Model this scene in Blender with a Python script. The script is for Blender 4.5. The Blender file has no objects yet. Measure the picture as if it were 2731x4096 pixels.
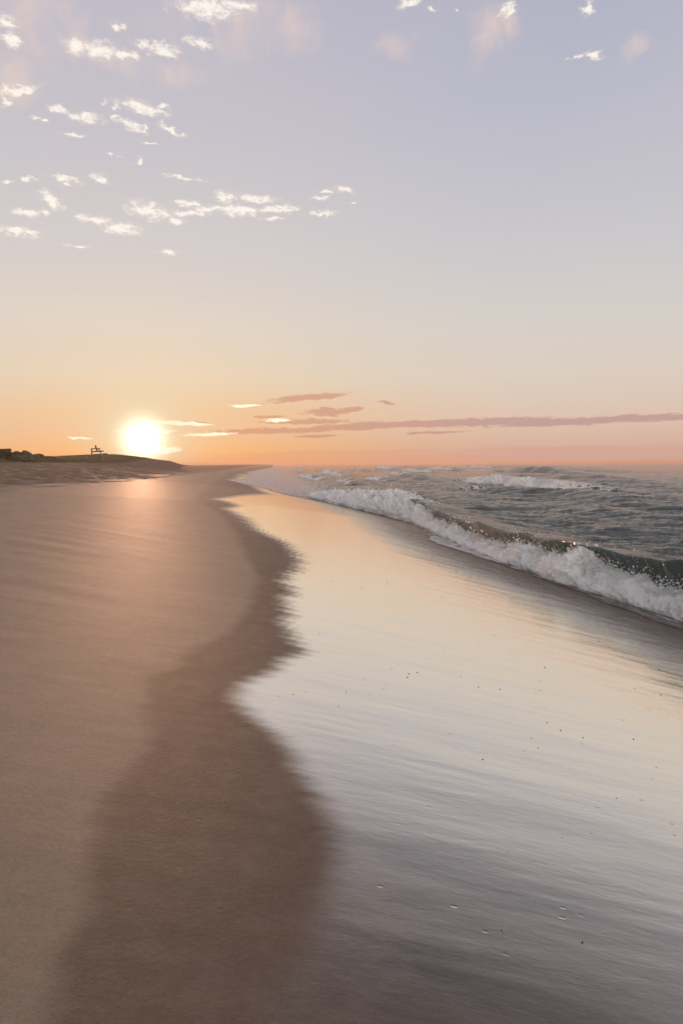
import bpy, math, random
import numpy as np
from mathutils import Matrix, Vector

R = math.radians
C = bpy.context.scene.collection
S = bpy.context.scene

# ---------------------------------------------------------------- camera
PITCH, ROLL = R(4.04), R(0.29)
cp, sp, cr, sr = math.cos(PITCH), math.sin(PITCH), math.cos(ROLL), math.sin(ROLL)
cam_d = bpy.data.cameras.new('camera')
cam_d.sensor_fit = 'HORIZONTAL'
cam_d.sensor_width = 24.0
cam_d.lens = 24.0
cam_d.clip_start = 0.05
cam_d.clip_end = 60000
cam = bpy.data.objects.new('camera', cam_d)
C.objects.link(cam)
right = Vector((cr, -sr * sp, -sr * cp))
up = Vector((sr, cr * sp, cr * cp))
fwd = Vector((0, cp, -sp))
cam.matrix_world = Matrix(((right.x, up.x, -fwd.x, 0), (right.y, up.y, -fwd.y, 0),
                           (right.z, up.z, -fwd.z, 3.0), (0, 0, 0, 1)))
S.camera = cam
S.view_settings.view_transform = 'Standard'
S.view_settings.look = 'None'
S.view_settings.exposure = 0.0
S.view_settings.gamma = 1.0
S.render.engine = 'CYCLES'
S.cycles.use_denoising = True
S.cycles.max_bounces = 6
S.cycles.diffuse_bounces = 3
S.cycles.glossy_bounces = 3
S.cycles.volume_bounces = 0
S.cycles.sample_clamp_indirect = 8

SUN_AZ, SUN_EL = R(-16.1), R(2.0)
SUN = Vector((math.sin(SUN_AZ) * math.cos(SUN_EL), math.cos(SUN_AZ) * math.cos(SUN_EL), math.sin(SUN_EL)))
SUN_STRENGTH = 5.0
HAZE_DENSITY = 0.00052

# ---------------------------------------------------------------- node helper
class NT:
    def __init__(self, tree):
        self.t = tree; self.n = tree.nodes; self.l = tree.links; self.n.clear()
    def add(self, kind, **kw):
        nd = self.n.new(kind)
        for k, v in kw.items():
            setattr(nd, k, v)
        return nd
    def put(self, sock, v):
        if isinstance(v, bpy.types.NodeSocket):
            self.l.new(v, sock)
        elif v is not None:
            if hasattr(sock.default_value, '__len__') and len(sock.default_value) == 4 and hasattr(v, '__len__') and len(v) == 3:
                v = (*v, 1)
            sock.default_value = v
    def m(self, op, a, b=None, c=None, clamp=False):
        nd = self.add('ShaderNodeMath', operation=op, use_clamp=clamp)
        self.put(nd.inputs[0], a)
        if b is not None: self.put(nd.inputs[1], b)
        if c is not None: self.put(nd.inputs[2], c)
        return nd.outputs[0]
    def ss(self, x, a, b, lo=0.0, hi=1.0, kind='SMOOTHSTEP'):
        nd = self.add('ShaderNodeMapRange', interpolation_type=kind)
        for i, v in enumerate((x, a, b, lo, hi)):
            self.put(nd.inputs[i], v)
        return nd.outputs[0]
    def mix(self, f, a, b, mode='MIX'):
        nd = self.add('ShaderNodeMix', data_type='RGBA', blend_type=mode)
        self.put(nd.inputs[0], f); self.put(nd.inputs[6], a); self.put(nd.inputs[7], b)
        return nd.outputs[2]
    def noise(self, vec, scale, detail=4, rough=.55, dist=0.0):
        nd = self.add('ShaderNodeTexNoise')
        if vec is not None: self.put(nd.inputs['Vector'], vec)
        nd.inputs['Scale'].default_value = scale
        nd.inputs['Detail'].default_value = detail
        nd.inputs['Roughness'].default_value = rough
        nd.inputs['Distortion'].default_value = dist
        return nd.outputs['Fac']
    def vmap(self, vec, loc=(0, 0, 0), rot=(0, 0, 0), sc=(1, 1, 1), kind='POINT'):
        nd = self.add('ShaderNodeMapping', vector_type=kind)
        self.put(nd.inputs['Vector'], vec)
        nd.inputs['Location'].default_value = loc
        nd.inputs['Rotation'].default_value = rot
        nd.inputs['Scale'].default_value = sc
        return nd.outputs[0]
    def attr(self, name, out='Fac'):
        nd = self.add('ShaderNodeAttribute', attribute_name=name)
        return nd.outputs[out]
    def ramp(self, fac, pts):
        nd = self.add('ShaderNodeValToRGB')
        e = nd.color_ramp.elements
        while len(e) > 1: e.remove(e[-1])
        e[0].position = pts[0][0]; e[0].color = (*pts[0][1], 1)
        for p, c in pts[1:]:
            x = e.new(p); x.color = (*c, 1)
        self.put(nd.inputs[0], fac)
        return nd.outputs[0]

def lin(r, g, b):
    f = lambda c: (c / 255 / 12.92) if c <= 10 else ((c / 255 + .055) / 1.055) ** 2.4
    return (f(r), f(g), f(b))

# ---------------------------------------------------------------- sky (clouds are listed as azimuth, elevation, half width, half height, tilt in degrees)
PUFF = [(-20.05,28.83,1.09,0.43,0),(-18.5,28.86,1.2,0.44,0),(-16.77,28.86,0.97,0.25,0),(-15.13,29.55,0.65,0.27,0),(-13.67,29.43,1.06,0.42,0),(-11.16,30.05,1.08,0.25,0),(-17.19,30.35,0.45,0.24,0),(-10.6,32.0,2.2,0.51,0),(-8.23,32.31,1.54,0.28,0),(-24.91,29.29,0.63,0.32,0),(-24.66,28.41,0.64,0.33,0),(-24.21,25.68,1.36,0.25,18),(-25.31,24.76,0.35,0.25,0),(-15.58,25.81,1.58,0.34,-5),(-13.93,26.11,0.33,0.21,0),(-17.67,25.71,0.32,0.18,0),(-21.42,24.95,0.67,0.21,-10),(-19.75,24.71,1.19,0.26,0),(-22.65,24.22,0.54,0.13,0),(-16.42,24.71,0.98,0.3,-8),(-15.62,24.47,0.46,0.19,0),(-13.3,24.72,0.87,0.22,-20),(-17.44,25.0,0.26,0.13,0),(-20.71,23.63,0.81,0.11,0),(-14.99,23.69,0.59,0.08,0),(-17.7,22.77,0.39,0.17,0),(-15.84,22.43,0.33,0.17,0),(-18.77,21.06,0.57,0.28,0),(-21.34,20.65,0.93,0.22,0),(-20.98,20.3,0.5,0.14,0),(-22.3,19.23,0.86,0.46,-30),(-24.07,18.16,1.01,0.26,3),(-22.82,18.2,0.36,0.2,0),(-24.56,16.83,1.43,0.29,4),(-20.5,16.3,0.82,0.12,-3),(-13.75,16.47,0.88,0.16,0),(-15.27,19.25,1.5,0.59,-8),(-17.27,17.86,1.47,0.39,0),(-19.34,18.2,1.12,0.29,0),(-13.29,18.71,0.68,0.24,0),(-11.92,19.25,1.37,0.24,0),(-10.55,19.69,1.21,0.3,5),(-9.15,20.6,0.9,0.36,0),(-8.31,19.64,1.57,0.39,0),(-6.72,20.55,1.23,0.24,0),(-4.98,19.9,1.59,0.24,4),(-5.51,19.16,0.78,0.15,0),(-12.25,19.97,1.02,0.18,0),(-12.38,21.61,1.36,0.12,-4),(0.35,21.28,0.78,0.18,-12),(-1.61,20.8,0.5,0.18,0),(-0.9,21.19,0.35,0.12,0),(-1.62,19.59,1.14,0.15,6),(0.87,20.37,0.35,0.06,0),(5.44,32.5,0.76,0.28,0),(13.33,31.56,0.59,0.37,0),(19.16,30.95,0.4,0.37,-40),(18.45,28.34,0.56,0.12,0),(19.7,28.18,0.62,0.22,0),(7.27,32.12,0.21,0.09,0),(9.21,31.99,0.17,0.07,0),(-23.69,20.4,0.42,0.14,0),(-25.22,20.04,0.29,0.14,0)]
DARK = [(-2.7,5.48,2.89,0.21,6),(-1.19,4.3,1.63,0.32,0),(0.8,4.44,0.91,0.21,5),(-3.01,3.52,3.08,0.18,1),(-5.18,2.77,4.71,0.18,1),(2.43,3.14,6.11,0.25,2.6),(10.66,3.33,6.49,0.28,1),(20.08,3.27,7.86,0.24,1.2),(-2.29,2.33,1.63,0.11,0),(7.83,2.55,2.3,0.09,1),(3.88,5.02,0.72,0.14,-10),(-11.74,3.36,0.77,0.11,-3),(-5.89,3.88,1.08,0.11,2)]
BRITE = [(-13.46,3.34,2.6,0.14,-3),(-16.18,3.07,1.14,0.1,0),(-15.52,2.7,2.04,0.14,0),(-20.62,2.11,0.7,0.07,0),(-10.88,2.48,1.76,0.11,3),(-8.02,4.83,1.07,0.11,3),(-14.71,1.13,1.37,0.28,2),(-5.17,3.59,1.08,0.11,0)]
VEIL = [(-22.58,29.6,1.81,1.72,0),(-20.94,29.52,1.07,1.4,0),(-24.9,26.45,1.16,1.46,0),(11.76,30.33,1.33,1.32,0),(4.24,30.7,1.04,0.73,0),(-15.34,28.34,3.64,0.75,0),(-7.57,31.2,5.54,1.42,0),(22.86,28.57,1.03,0.59,0)]
LOW = [(18.17,1.02,12.59,0.38,0),(-0.85,0.92,11.88,0.25,1),(21.33,4.27,6.58,0.2,1),(6.05,0.52,16.92,0.29,0)]

world = bpy.data.worlds.new('World')
S.world = world
world.use_nodes = True
w = NT(world.node_tree)
D = w.add('ShaderNodeTexCoord').outputs['Generated']
sx = w.add('ShaderNodeSeparateXYZ'); w.put(sx.inputs[0], D)
EL = w.m('MULTIPLY', w.m('ARCSINE', sx.outputs[2]), 57.29578)
AZ = w.m('MULTIPLY', w.m('ARCTAN2', sx.outputs[0], sx.outputs[1]), 57.29578)
dt = w.add('ShaderNodeVectorMath', operation='DOT_PRODUCT')
w.put(dt.inputs[0], D); dt.inputs[1].default_value = SUN
SA_ = w.m('MULTIPLY', w.m('ARCCOSINE', w.m('MINIMUM', dt.outputs['Value'], 1.0)), 57.29578)
cq = w.add('ShaderNodeCombineXYZ'); w.put(cq.inputs[0], AZ); w.put(cq.inputs[1], EL)
Q = cq.outputs[0]
efac = w.m('DIVIDE', w.m('MAXIMUM', EL, 0.0), 90.0)
def sky_ramp(pts):
    return w.ramp(efac, [(e / 90, lin(*c)) for e, c in pts])
right_sky = sky_ramp([(0, (206, 171, 157)), (1.3, (214, 180, 164)), (2.6, (222, 191, 173)), (4.2, (224, 200, 184)), (7, (223, 209, 196)),
                      (11, (217, 211, 205)), (17, (206, 204, 208)), (25, (192, 192, 206)), (33, (179, 181, 200)), (45, (142, 139, 142)), (90, (100, 100, 108))])
left_sky = sky_ramp([(0, (224, 160, 104)), (1.3, (228, 178, 124)), (2.6, (226, 186, 147)), (4.2, (229, 194, 154)), (7, (228, 210, 184)),
                     (11, (224, 213, 201)), (17, (213, 208, 208)), (25, (202, 198, 206)), (33, (193, 190, 204)), (45, (145, 141, 143)), (90, (100, 100, 108))])
daz = w.m('ABSOLUTE', w.m('SUBTRACT', AZ, math.degrees(SUN_AZ)))
side = w.ss(daz, 34, 2)
sky = w.mix(side, right_sky, left_sky)
# added fill: unseen sky behind the camera raised to brighten foam and sand
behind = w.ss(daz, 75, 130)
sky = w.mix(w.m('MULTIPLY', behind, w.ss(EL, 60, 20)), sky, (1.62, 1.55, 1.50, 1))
nish = w.add('ShaderNodeTexSky', sky_type='NISHITA', sun_disc=False, sun_elevation=SUN_EL, sun_rotation=SUN_AZ)
nsc = w.add('ShaderNodeVectorMath', operation='SCALE'); w.put(nsc.inputs[0], nish.outputs[0]); nsc.inputs['Scale'].default_value = 0.12
sky = w.mix(0.06, sky, nsc.outputs[0])
# slow uneven tone, as in thin high air
tone = w.noise(w.vmap(Q, sc=(.04, .09, 1)), 1.0, 3, .5)
sky = w.mix(w.ss(tone, .35, .7, 0, .10), sky, (*lin(214, 200, 194), 1))

# ragged edges: the direction itself is stirred by noise before the clouds are looked up
def stir(amount, sc):
    t = w.add('ShaderNodeTexNoise'); w.put(t.inputs['Vector'], w.vmap(Q, sc=sc)); t.inputs['Scale'].default_value = 1.0
    t.inputs['Detail'].default_value = 6; t.inputs['Roughness'].default_value = .65
    s = w.add('ShaderNodeVectorMath', operation='SUBTRACT'); w.put(s.inputs[0], t.outputs['Color']); s.inputs[1].default_value = (.5, .5, .5)
    g = w.add('ShaderNodeVectorMath', operation='MULTIPLY'); w.put(g.inputs[0], s.outputs[0]); g.inputs[1].default_value = amount
    a = w.add('ShaderNodeVectorMath', operation='ADD'); w.put(a.inputs[0], Q); w.put(a.inputs[1], g.outputs[0])
    return a.outputs[0]
QPUFF = stir((3.2, 1.1, 0), (.8, 1.3, 1))
QBANK = stir((3.0, .55, 0), (.5, 1.6, 1))
QVEIL = stir((9, 5, 0), (.12, .16, 1))
def blob_field(L, grow=1.0, QQ=None):
    QQ = Q if QQ is None else QQ
    acc = None
    for az, el, rx, ry, a in L:
        v = w.vmap(QQ, (az, el, 0), (0, 0, R(a)), (rx * grow, ry * grow, 1), 'TEXTURE')
        g = w.add('ShaderNodeTexGradient', gradient_type='SPHERICAL'); w.put(g.inputs[0], v)
        acc = g.outputs['Fac'] if acc is None else w.m('MAXIMUM', acc, g.outputs['Fac'])
    return acc
# wide pinkish veils
vf = blob_field(VEIL, 1.7, QVEIL)
vn = w.noise(w.vmap(Q, sc=(.35, .18, 1)), 1.0, 5, .55, .4)
sky = w.mix(w.m('MULTIPLY', w.m('MULTIPLY', w.ss(vf, 0, .8), w.ss(vn, .3, .7)), .75), sky, (*lin(228, 206, 198), 1))
# faint low banks
lf = blob_field(LOW[:2] + LOW[3:], 1.4, QBANK)
ln_ = w.noise(w.vmap(Q, sc=(.12, 1.6, 1)), 1.0, 5, .6)
sky = w.mix(w.m('MULTIPLY', w.ss(w.m('ADD', lf, w.m('MULTIPLY', w.m('SUBTRACT', ln_, .5), .9)), .2, .6), .5), sky, w.mix(side, (*lin(212, 160, 150), 1), (*lin(240, 170, 115), 1)))
# mauve cloud strips near the horizon
def cloud_alpha(field, noise, amp, a, b):
    f = w.m('ADD', field, w.m('MULTIPLY', w.m('SUBTRACT', noise, .5), amp))
    return w.m('MULTIPLY', w.ss(f, a, b), w.ss(field, 0, .12))
dn = w.noise(w.vmap(Q, sc=(.9, 4.0, 1)), 1.0, 6, .62, .25)
df = blob_field(DARK, 1.6, QBANK)
da = cloud_alpha(df, dn, 1.2, .12, .46)
# sun-lit lower rim of the strips
df2 = blob_field([(a, e - .1, rx, ry, t) for a, e, rx, ry, t in DARK[:4] + DARK[10:]], 1.8, QBANK)
sky = w.mix(w.m('MULTIPLY', cloud_alpha(df2, dn, 1.2, .1, .5), .35), sky, (*lin(250, 205, 160), 1))
sky = w.mix(w.m('MULTIPLY', da, .72), sky, w.mix(side, (*lin(184, 146, 144), 1), (*lin(214, 152, 122), 1)))
# small bright puffs
pn_ = w.noise(w.vmap(Q, sc=(1.5, 2.9, 1)), 1.0, 9, .7, .3)
pf = blob_field(PUFF, 1.75, QPUFF)
pa = cloud_alpha(pf, pn_, 2.8, .08, .95)
pcol = w.mix(w.ss(w.m('ADD', pf, w.m('MULTIPLY', pn_, .6)), .5, 1.0), (*lin(228, 210, 200), 1), (1.02, .95, .85, 1))
wisp = w.m('MULTIPLY', w.ss(pf, 0, .55), w.ss(w.noise(w.vmap(Q, sc=(.7, 1.6, 1)), 1.0, 6, .6, .5), .38, .72))
sky = w.mix(w.m('MULTIPLY', wisp, .38), sky, (*lin(238, 222, 212), 1))
sky = w.mix(w.m('MULTIPLY', pa, .92), sky, pcol)
# bright streaks by the sun
bf = blob_field(BRITE, 1.6, QBANK)
ba = cloud_alpha(bf, dn, 1.1, .15, .55)
sky = w.mix(ba, sky, (1.25, 1.08, .8, 1))
# aureole and sun
g1 = w.m('POWER', 2.718, w.m('MULTIPLY', w.m('POWER', w.m('DIVIDE', SA_, 4.0), 2.0), -1.0))
g2 = w.m('POWER', 2.718, w.m('MULTIPLY', w.m('POWER', w.m('DIVIDE', SA_, 1.32), 2.0), -1.0))
g3 = w.m('POWER', 2.718, w.m('MULTIPLY', w.m('DIVIDE', SA_, 11.0), -1.0))
def addc(a, f, c):
    s = w.add('ShaderNodeVectorMath', operation='SCALE'); s.inputs[0].default_value = c; w.put(s.inputs['Scale'], f)
    r = w.add('ShaderNodeVectorMath', operation='ADD'); w.put(r.inputs[0], a); w.put(r.inputs[1], s.outputs[0])
    return r.outputs[0]
sky = w.mix(w.m('MULTIPLY', g1, .75), sky, (.80, .75, .53, 1))
sky = addc(sky, g2, (2.2, 1.9, 1.35))
sky = addc(sky, g3, (.03, .012, .0))
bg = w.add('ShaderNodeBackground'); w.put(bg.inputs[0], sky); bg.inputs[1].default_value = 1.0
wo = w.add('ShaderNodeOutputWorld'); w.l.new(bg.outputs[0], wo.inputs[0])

sun_d = bpy.data.lights.new('sun', 'SUN')
sun_d.energy = SUN_STRENGTH
sun_d.angle = R(0.5)
sun_d.color = (1.0, .51, .29)
sun = bpy.data.objects.new('sun', sun_d)
C.objects.link(sun)
sun.rotation_euler = SUN.to_track_quat('Z', 'Y').to_euler()
sun.location = (0, 0, 30)

# ---------------------------------------------------------------- tagging and mesh helpers
def tag(o, label=None, cat=None, group=None, kind=None):
    if label: o['label'] = label
    if cat: o['category'] = cat
    if group: o['group'] = group
    if kind: o['kind'] = kind
    return o

def link_mesh(name, me, mat=None, parent=None):
    o = bpy.data.objects.new(name, me); C.objects.link(o)
    if mat: me.materials.append(mat)
    if parent: o.parent = parent
    return o

def np_mesh(name, V, F, k, smooth=True):
    """V (n,3) floats, F (m,k) ints -> mesh"""
    me = bpy.data.meshes.new(name)
    me.vertices.add(len(V)); me.vertices.foreach_set('co', np.ascontiguousarray(V, dtype=np.float32).ravel())
    me.loops.add(F.size); me.loops.foreach_set('vertex_index', np.ascontiguousarray(F, dtype=np.int32).ravel())
    me.polygons.add(len(F))
    me.polygons.foreach_set('loop_start', np.arange(0, F.size, k, dtype=np.int32))
    me.polygons.foreach_set('use_smooth', np.full(len(F), smooth))
    me.update(calc_edges=True)
    return me

def grid_faces(nu, nv, flip=False):
    i = np.arange(nu * nv).reshape(nu, nv)
    a, b, c, d = i[:-1, :-1], i[1:, :-1], i[1:, 1:], i[:-1, 1:]
    f = np.stack([a, d, c, b] if not flip else [a, b, c, d], -1).reshape(-1, 4)
    return f

def set_attr(me, name, arr, kind='FLOAT'):
    at = me.attributes.new(name, kind, 'POINT')
    at.data.foreach_set('value' if kind == 'FLOAT' else 'vector', np.ascontiguousarray(arr, dtype=np.float32).ravel())

_perm = np.random.RandomState(11).permutation(256)
_perm = np.concatenate([_perm, _perm, _perm])
_g3 = np.random.RandomState(5).normal(size=(256, 3)); _g3 /= np.linalg.norm(_g3, axis=1)[:, None]
def pn(x, y, z=0.0):
    """gradient noise about -1..1"""
    x, y, z = np.broadcast_arrays(np.asarray(x, dtype=np.float64), y, z)
    xi, yi, zi = np.floor(x).astype(np.int64), np.floor(y).astype(np.int64), np.floor(z).astype(np.int64)
    fx, fy, fz = x - xi, y - yi, z - zi
    s = lambda t: t * t * t * (t * (t * 6 - 15) + 10)
    ux, uy, uz = s(fx), s(fy), s(fz)
    out = 0
    for dx in (0, 1):
        for dy in (0, 1):
            for dz in (0, 1):
                if dz == 1 and not np.any(fz): continue
                h = _perm[_perm[_perm[(xi + dx) & 255] + ((yi + dy) & 255)] + ((zi + dz) & 255)]
                g = _g3[h]
                d = g[..., 0] * (fx - dx) + g[..., 1] * (fy - dy) + g[..., 2] * (fz - dz)
                wt = (ux if dx else 1 - ux) * (uy if dy else 1 - uy) * (uz if dz else 1 - uz)
                out = out + wt * d
    return out * 1.6

SA=np.radians(5.9); SS,SC=np.sin(SA),np.cos(SA)
def to_uv(x,y): return -SS*x+SC*y, SC*x+SS*y
def to_xy(u,v): return -SS*u+SC*v, SC*u+SS*v
_pv=np.array([-9000,-400,-60,-45,-34,-28,-24,-20,-13.4,-8,-4,0,3,5.5,7.4,9,14,50,300,9000.])
_pz=np.array([6,5,4.3,4.05,3.8,3.5,3.25,2.85,2.25,1.85,1.6,1.3,.85,.4,.05,-.35,-1,-3,-8,-8.])
_gv=np.arange(-120,60,.05); _gz=np.interp(_gv,_pv,_pz)
_k=np.exp(-.5*(np.arange(-30,31)*.05/.6)**2); _k/=_k.sum()
_gz=np.convolve(np.pad(_gz,30,mode='edge'),_k,'valid')
def sstep(a,b,x):
    t=np.clip((x-a)/(b-a),0,1); return t*t*(3-2*t)
def beach_z(u,v):
    v=v+np.interp(u,[28,54,100,430,1000],[0,3.3,4.6,2,0])*sstep(-20,-4,v)
    z=np.where((v>-119)&(v<59),np.interp(v,_gv,_gz),np.interp(v,_pv,_pz))
    z=z+.6*sstep(105,62,u)*sstep(-25,-31,v)
    z=z-sstep(115,210,u)*np.maximum(0,z-2.5)
    hm=np.interp(v,[-80,-45,-36,-32,-28,-23.5,-21.8,-20.2,-18.6,-15],[4.2,4.7,5.1,5.1,4.6,4.05,3.85,3.1,2.6,0])
    g=np.exp(-.5*((u-148)/13)**2)
    z=np.where(hm>z, z+(hm-z)*g, z)
    return z
SHEEN= [(1.99, -0.05), (2.18, 0.04), (2.33, 0.12), (2.63, 0.2), (2.98, 0.27), (3.25, 0.28), (3.47, 0.22), (3.76, 0.15), (4.11, 0.06), (4.45, -0.08), (4.73, -0.22), (4.92, -0.28), (5.1, -0.27), (5.33, -0.16), (5.62, -0.01), (5.9, 0.09), (6.34, 0.28), (6.85, 0.19), (7.41, 0.14), (7.76, 0.2), (8.49, 0.16), (9.6, 0.27), (10.09, 0.17), (12.3, 0.52), (14.97, 0.35), (16.29, 0.02), (17.57, -0.37), (20.69, -0.75), (24.74, -1.59), (26.9, -1.26), (29.83, -2.0), (30.41, -2.51), (47.03, -0.06), (61.59, -1.42), (71.37, -3.65), (128.4, -1.72), (122.95, -4.73), (409.54, 4.87), (393.49, -0.27), (763.73, 13.93)]
DAMP= [(1.99, -0.7), (2.11, -0.73), (2.31, -0.75), (2.49, -0.72), (2.76, -0.78), (2.87, -0.83), (3.17, -0.88), (3.29, -0.87), (3.57, -0.83), (3.95, -0.78), (4.5, -0.88), (5.33, -1.01), (5.53, -0.81), (5.9, -0.83), (6.29, -0.7), (6.83, -0.46), (7.91, -0.33), (10.08, -0.22), (12.3, -0.5), (15.84, -0.83), (22.05, -1.69), (29.95, -3.4), (57.8, -5.11), (121.5, -7.7)]


def interp_smooth(u, xs, ys):
    return np.interp(u, xs, ys)

_sh = sorted(SHEEN)
def sheen_edge(u):
    return np.interp(u, [p[0] for p in _sh], [p[1] for p in _sh])
def damp_edge(u):
    return np.interp(u, [p[0] for p in DAMP], [p[1] for p in DAMP])
def foot_base(u):
    return np.interp(u, [0, 12, 14, 15.5, 18.7, 21, 25, 30, 34, 38, 42.2, 51.7, 57, 75], [8.6, 7.75, 7.2, 6.85, 6.65, 6.45, 6.5, 6.9, 7.2, 6.9, 6.4, 4.4, 3.6, 3.2])
def foot(u):
    return foot_base(u) + .26 * pn(u / 1.5, 3.3) + .07 * pn(u / .35, 7.7)

def flow(x, y):
    return x, y * np.exp(x / 20.0)

def spaced(lo, hi, d0, r):
    """positions from lo to hi about 0, spacing max(d0, r*|x|)"""
    def side(L):
        out = [0.0]
        while out[-1] < L: out.append(out[-1] + max(d0, r * out[-1]))
        return np.array(out)
    p = side(hi); n = -side(-lo)[1:][::-1] if lo < 0 else np.array([])
    return np.concatenate([n, p])

# ---------------------------------------------------------------- beach
us = np.concatenate([[-9000, -3000, -800, -200, -60, -25, -12, -6, -3, -1.5, -.5, 0.3], spaced(0, 9000, .035, .008)[15:]])
vs = np.concatenate([spaced(-9000, 0, .035, .008)[:-1] if False else -spaced(0, 9000, .035, .0085)[1:][::-1], spaced(0, 16, .035, .008), [22, 40, 120, 600, 3000, 9000]])
U, Vv = np.meshgrid(us, vs, indexing='ij')
X, Y = to_xy(U, Vv)
Z = beach_z(U, Vv)
dist = np.hypot(X, Y)
fa, fb = flow(X, np.clip(Y, .1, 400))
ft = foot_base(U)
near = np.clip(1 - dist / 45, 0, 1)
# gentle backwash undulations along the flow, and fine ripples
wetz = sstep(-.3, .6, Vv - sheen_edge(U))
Z = Z + near * wetz * (.0016 * pn(fa / 1.2, fb / .22) + .0032 * pn(fa / 2.6 + 9, fb / .5) + .0012 * pn(fa / .5, fb / .07))
bank = sstep(-1.2, -3.5, Vv - sheen_edge(U)) * sstep(-16, -9, Vv)
Z = Z + near * (1 - wetz) * (.0015 * pn(fa / 2.5 + 3, fb / .4) + .001 * pn(fa / 1.0, fb / .12))
Z = Z + bank * np.clip(1 - dist / 70, 0, 1) * (.003 * pn(fa / 4.0, fb / .9 + 4) + (.003 + .002 * sstep(6, 10, dist) * sstep(28, 17, dist)) * pn(fa / 2.6, fb / .36))
# footprints and kicked-up dry sand on the upper beach
dry = sstep(-9.5, -12.5, Vv + 1.2 * pn(U / 9, 1.5)) * sstep(-60, -30, -np.abs(Vv + 20) - 10)
dryv = sstep(-9.5, -12.5, Vv + 1.2 * pn(U / 9, 1.5))
lump = pn(U / 1.3, Vv / .8) * .8 + pn(U / .6, Vv / .45, 3.3) * .35
Z = Z + dryv * np.clip(1 - dist / 160, .15, 1) * (.15 * np.minimum(lump, .2) + .10 * pn(U / 3.5, Vv / 2.2) + .05 * pn(U / 1.4, Vv / 1.0))
# scarps where the beach was cut
Z = Z + .03 * sstep(0, .35, -(Vv + 10.3 + 1.1 * pn(U / 6, 2.2))) * sstep(18, 30, U)
dune = sstep(-24.5, -27.5, Vv) * sstep(3.1, 3.5, Z)
Z = Z + dune * (.22 * pn(U / 6, Vv / 5) + .12 * pn(U / 2, Vv / 2))
bm = np_mesh('beach', np.stack([X, Y, Z], -1).reshape(-1, 3), grid_faces(len(us), len(vs), True), 4)
stk = pn(fa / 1.2, fb / .10) * .5 + pn(fa / .5, fb / .035, 1.7) * .35
sd = Vv - sheen_edge(U)
far_s = np.clip(dist / 60, 0, 1)
soft = .06 + .012 * dist
wet = sstep(-1, 1.1, (sd + .12 * stk * np.clip(dist / 5, .25, 3)) / soft * .9)
wet = np.where(U > 150, wet * sstep(420, 150, U), wet)
set_attr(bm, 'wet', wet)
set_attr(bm, 'damp', sstep(-.04, .10, (Vv - damp_edge(U) + .05 * pn(U / .4, Vv / .4) + .03 * pn(U / .1, Vv / .1)) / (1 + .08 * dist)) * (1 - .5 * sstep(8, 30, U)))
set_attr(bm, 'backwash', sstep(-3.9, -1.0, Vv - ft + .5 * stk + .35 * pn(fa / 3, fb / .5)))
set_attr(bm, 'fleck', sstep(-6.6, -2.8, Vv - ft + .4 * pn(fa / 3, fb / .6)) * (.15 + .85 * sstep(4, 8, dist)))
set_attr(bm, 'dry', dryv)
set_attr(bm, 'dune', dune)
set_attr(bm, 'flow', np.stack([fa, fb, np.zeros_like(fa)], -1), 'FLOAT_VECTOR')

def new_mat(name):
    m = bpy.data.materials.new(name); m.use_nodes = True
    return m, NT(m.node_tree)

mt, n = new_mat('beach_sand')
geo = n.add('ShaderNodeNewGeometry')
P = geo.outputs['Position']
flow_v = n.attr('flow', 'Vector')
wetA, dampA, bwA, dryA, duneA = n.attr('wet'), n.attr('damp'), n.attr('backwash'), n.attr('dry'), n.attr('dune')
mott = n.noise(P, 1.3, 5, .6)
mott2 = n.noise(n.vmap(flow_v, sc=(.9, 7, 1)), 1.0, 5, .6)
grain = n.noise(P, 150, 4, .8)
speck = n.noise(P, 38, 6, .75)
blot = n.noise(P, 6, 5, .65)
col = n.mix(n.ss(mott, .3, .7), (.248, .196, .153, 1), (.285, .226, .178, 1))
col = n.mix(n.ss(mott2, .35, .75, 0, .22), col, (.18, .142, .122, 1))
col = n.mix(n.m('MULTIPLY', dryA, .85), col, n.mix(n.ss(n.noise(P, .9, 8, .74), .40, .60), (.14, .08, .052, 1), (.28, .17, .115, 1)))
col = n.mix(dampA, col, n.mix(n.ss(mott, .3, .7), (.110, .083, .069, 1), (.131, .099, .083, 1)))
col = n.mix(n.m('MULTIPLY', wetA, .8), col, (.07, .053, .045, 1))
col = n.mix(n.ss(speck, .42, .66, 0, .30), col, n.mix(.6, col, (.06, .045, .035, 1)))
col = n.mix(n.ss(blot, .40, .66, 0, .16), col, n.mix(.6, col, (.38, .31, .26, 1)))
col = n.mix(n.ss(grain, .35, .70, 0, .5), col, n.mix(.5, col, (.05, .035, .03, 1)))
col = n.mix(n.m('MULTIPLY', n.ss(grain, .68, .8), .25), col, (.6, .5, .42, 1))
col = n.mix(n.m('MULTIPLY', duneA, .7), col, (.15, .12, .05, 1))
pr = n.add('ShaderNodeBsdfPrincipled')
n.put(pr.inputs['Base Color'], col)
n.put(pr.inputs['Roughness'], n.ss(dryA, 0, 1, .77, .9))
pr.inputs['Specular IOR Level'].default_value = .16
b1 = n.add('ShaderNodeBump'); b1.inputs['Strength'].default_value = .7; b1.inputs['Distance'].default_value = .007
n.put(b1.inputs['Height'], n.m('ADD', n.m('ADD', n.m('MULTIPLY', grain, .5), n.m('MULTIPLY', n.noise(P, 45, 3, .6), .5)), n.m('MULTIPLY', n.noise(n.vmap(flow_v, sc=(2.2, 9, 1)), 1.0, 5, .6), .6)))
b1b = n.add('ShaderNodeBump'); b1b.inputs['Strength'].default_value = .8; b1b.inputs['Distance'].default_value = .07
n.put(b1b.inputs['Height'], n.m('MULTIPLY', n.noise(P, 3.0, 5, .6), dryA)); n.put(b1b.inputs['Normal'], b1.outputs[0])
n.put(pr.inputs['Normal'], b1b.outputs[0])
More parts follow.
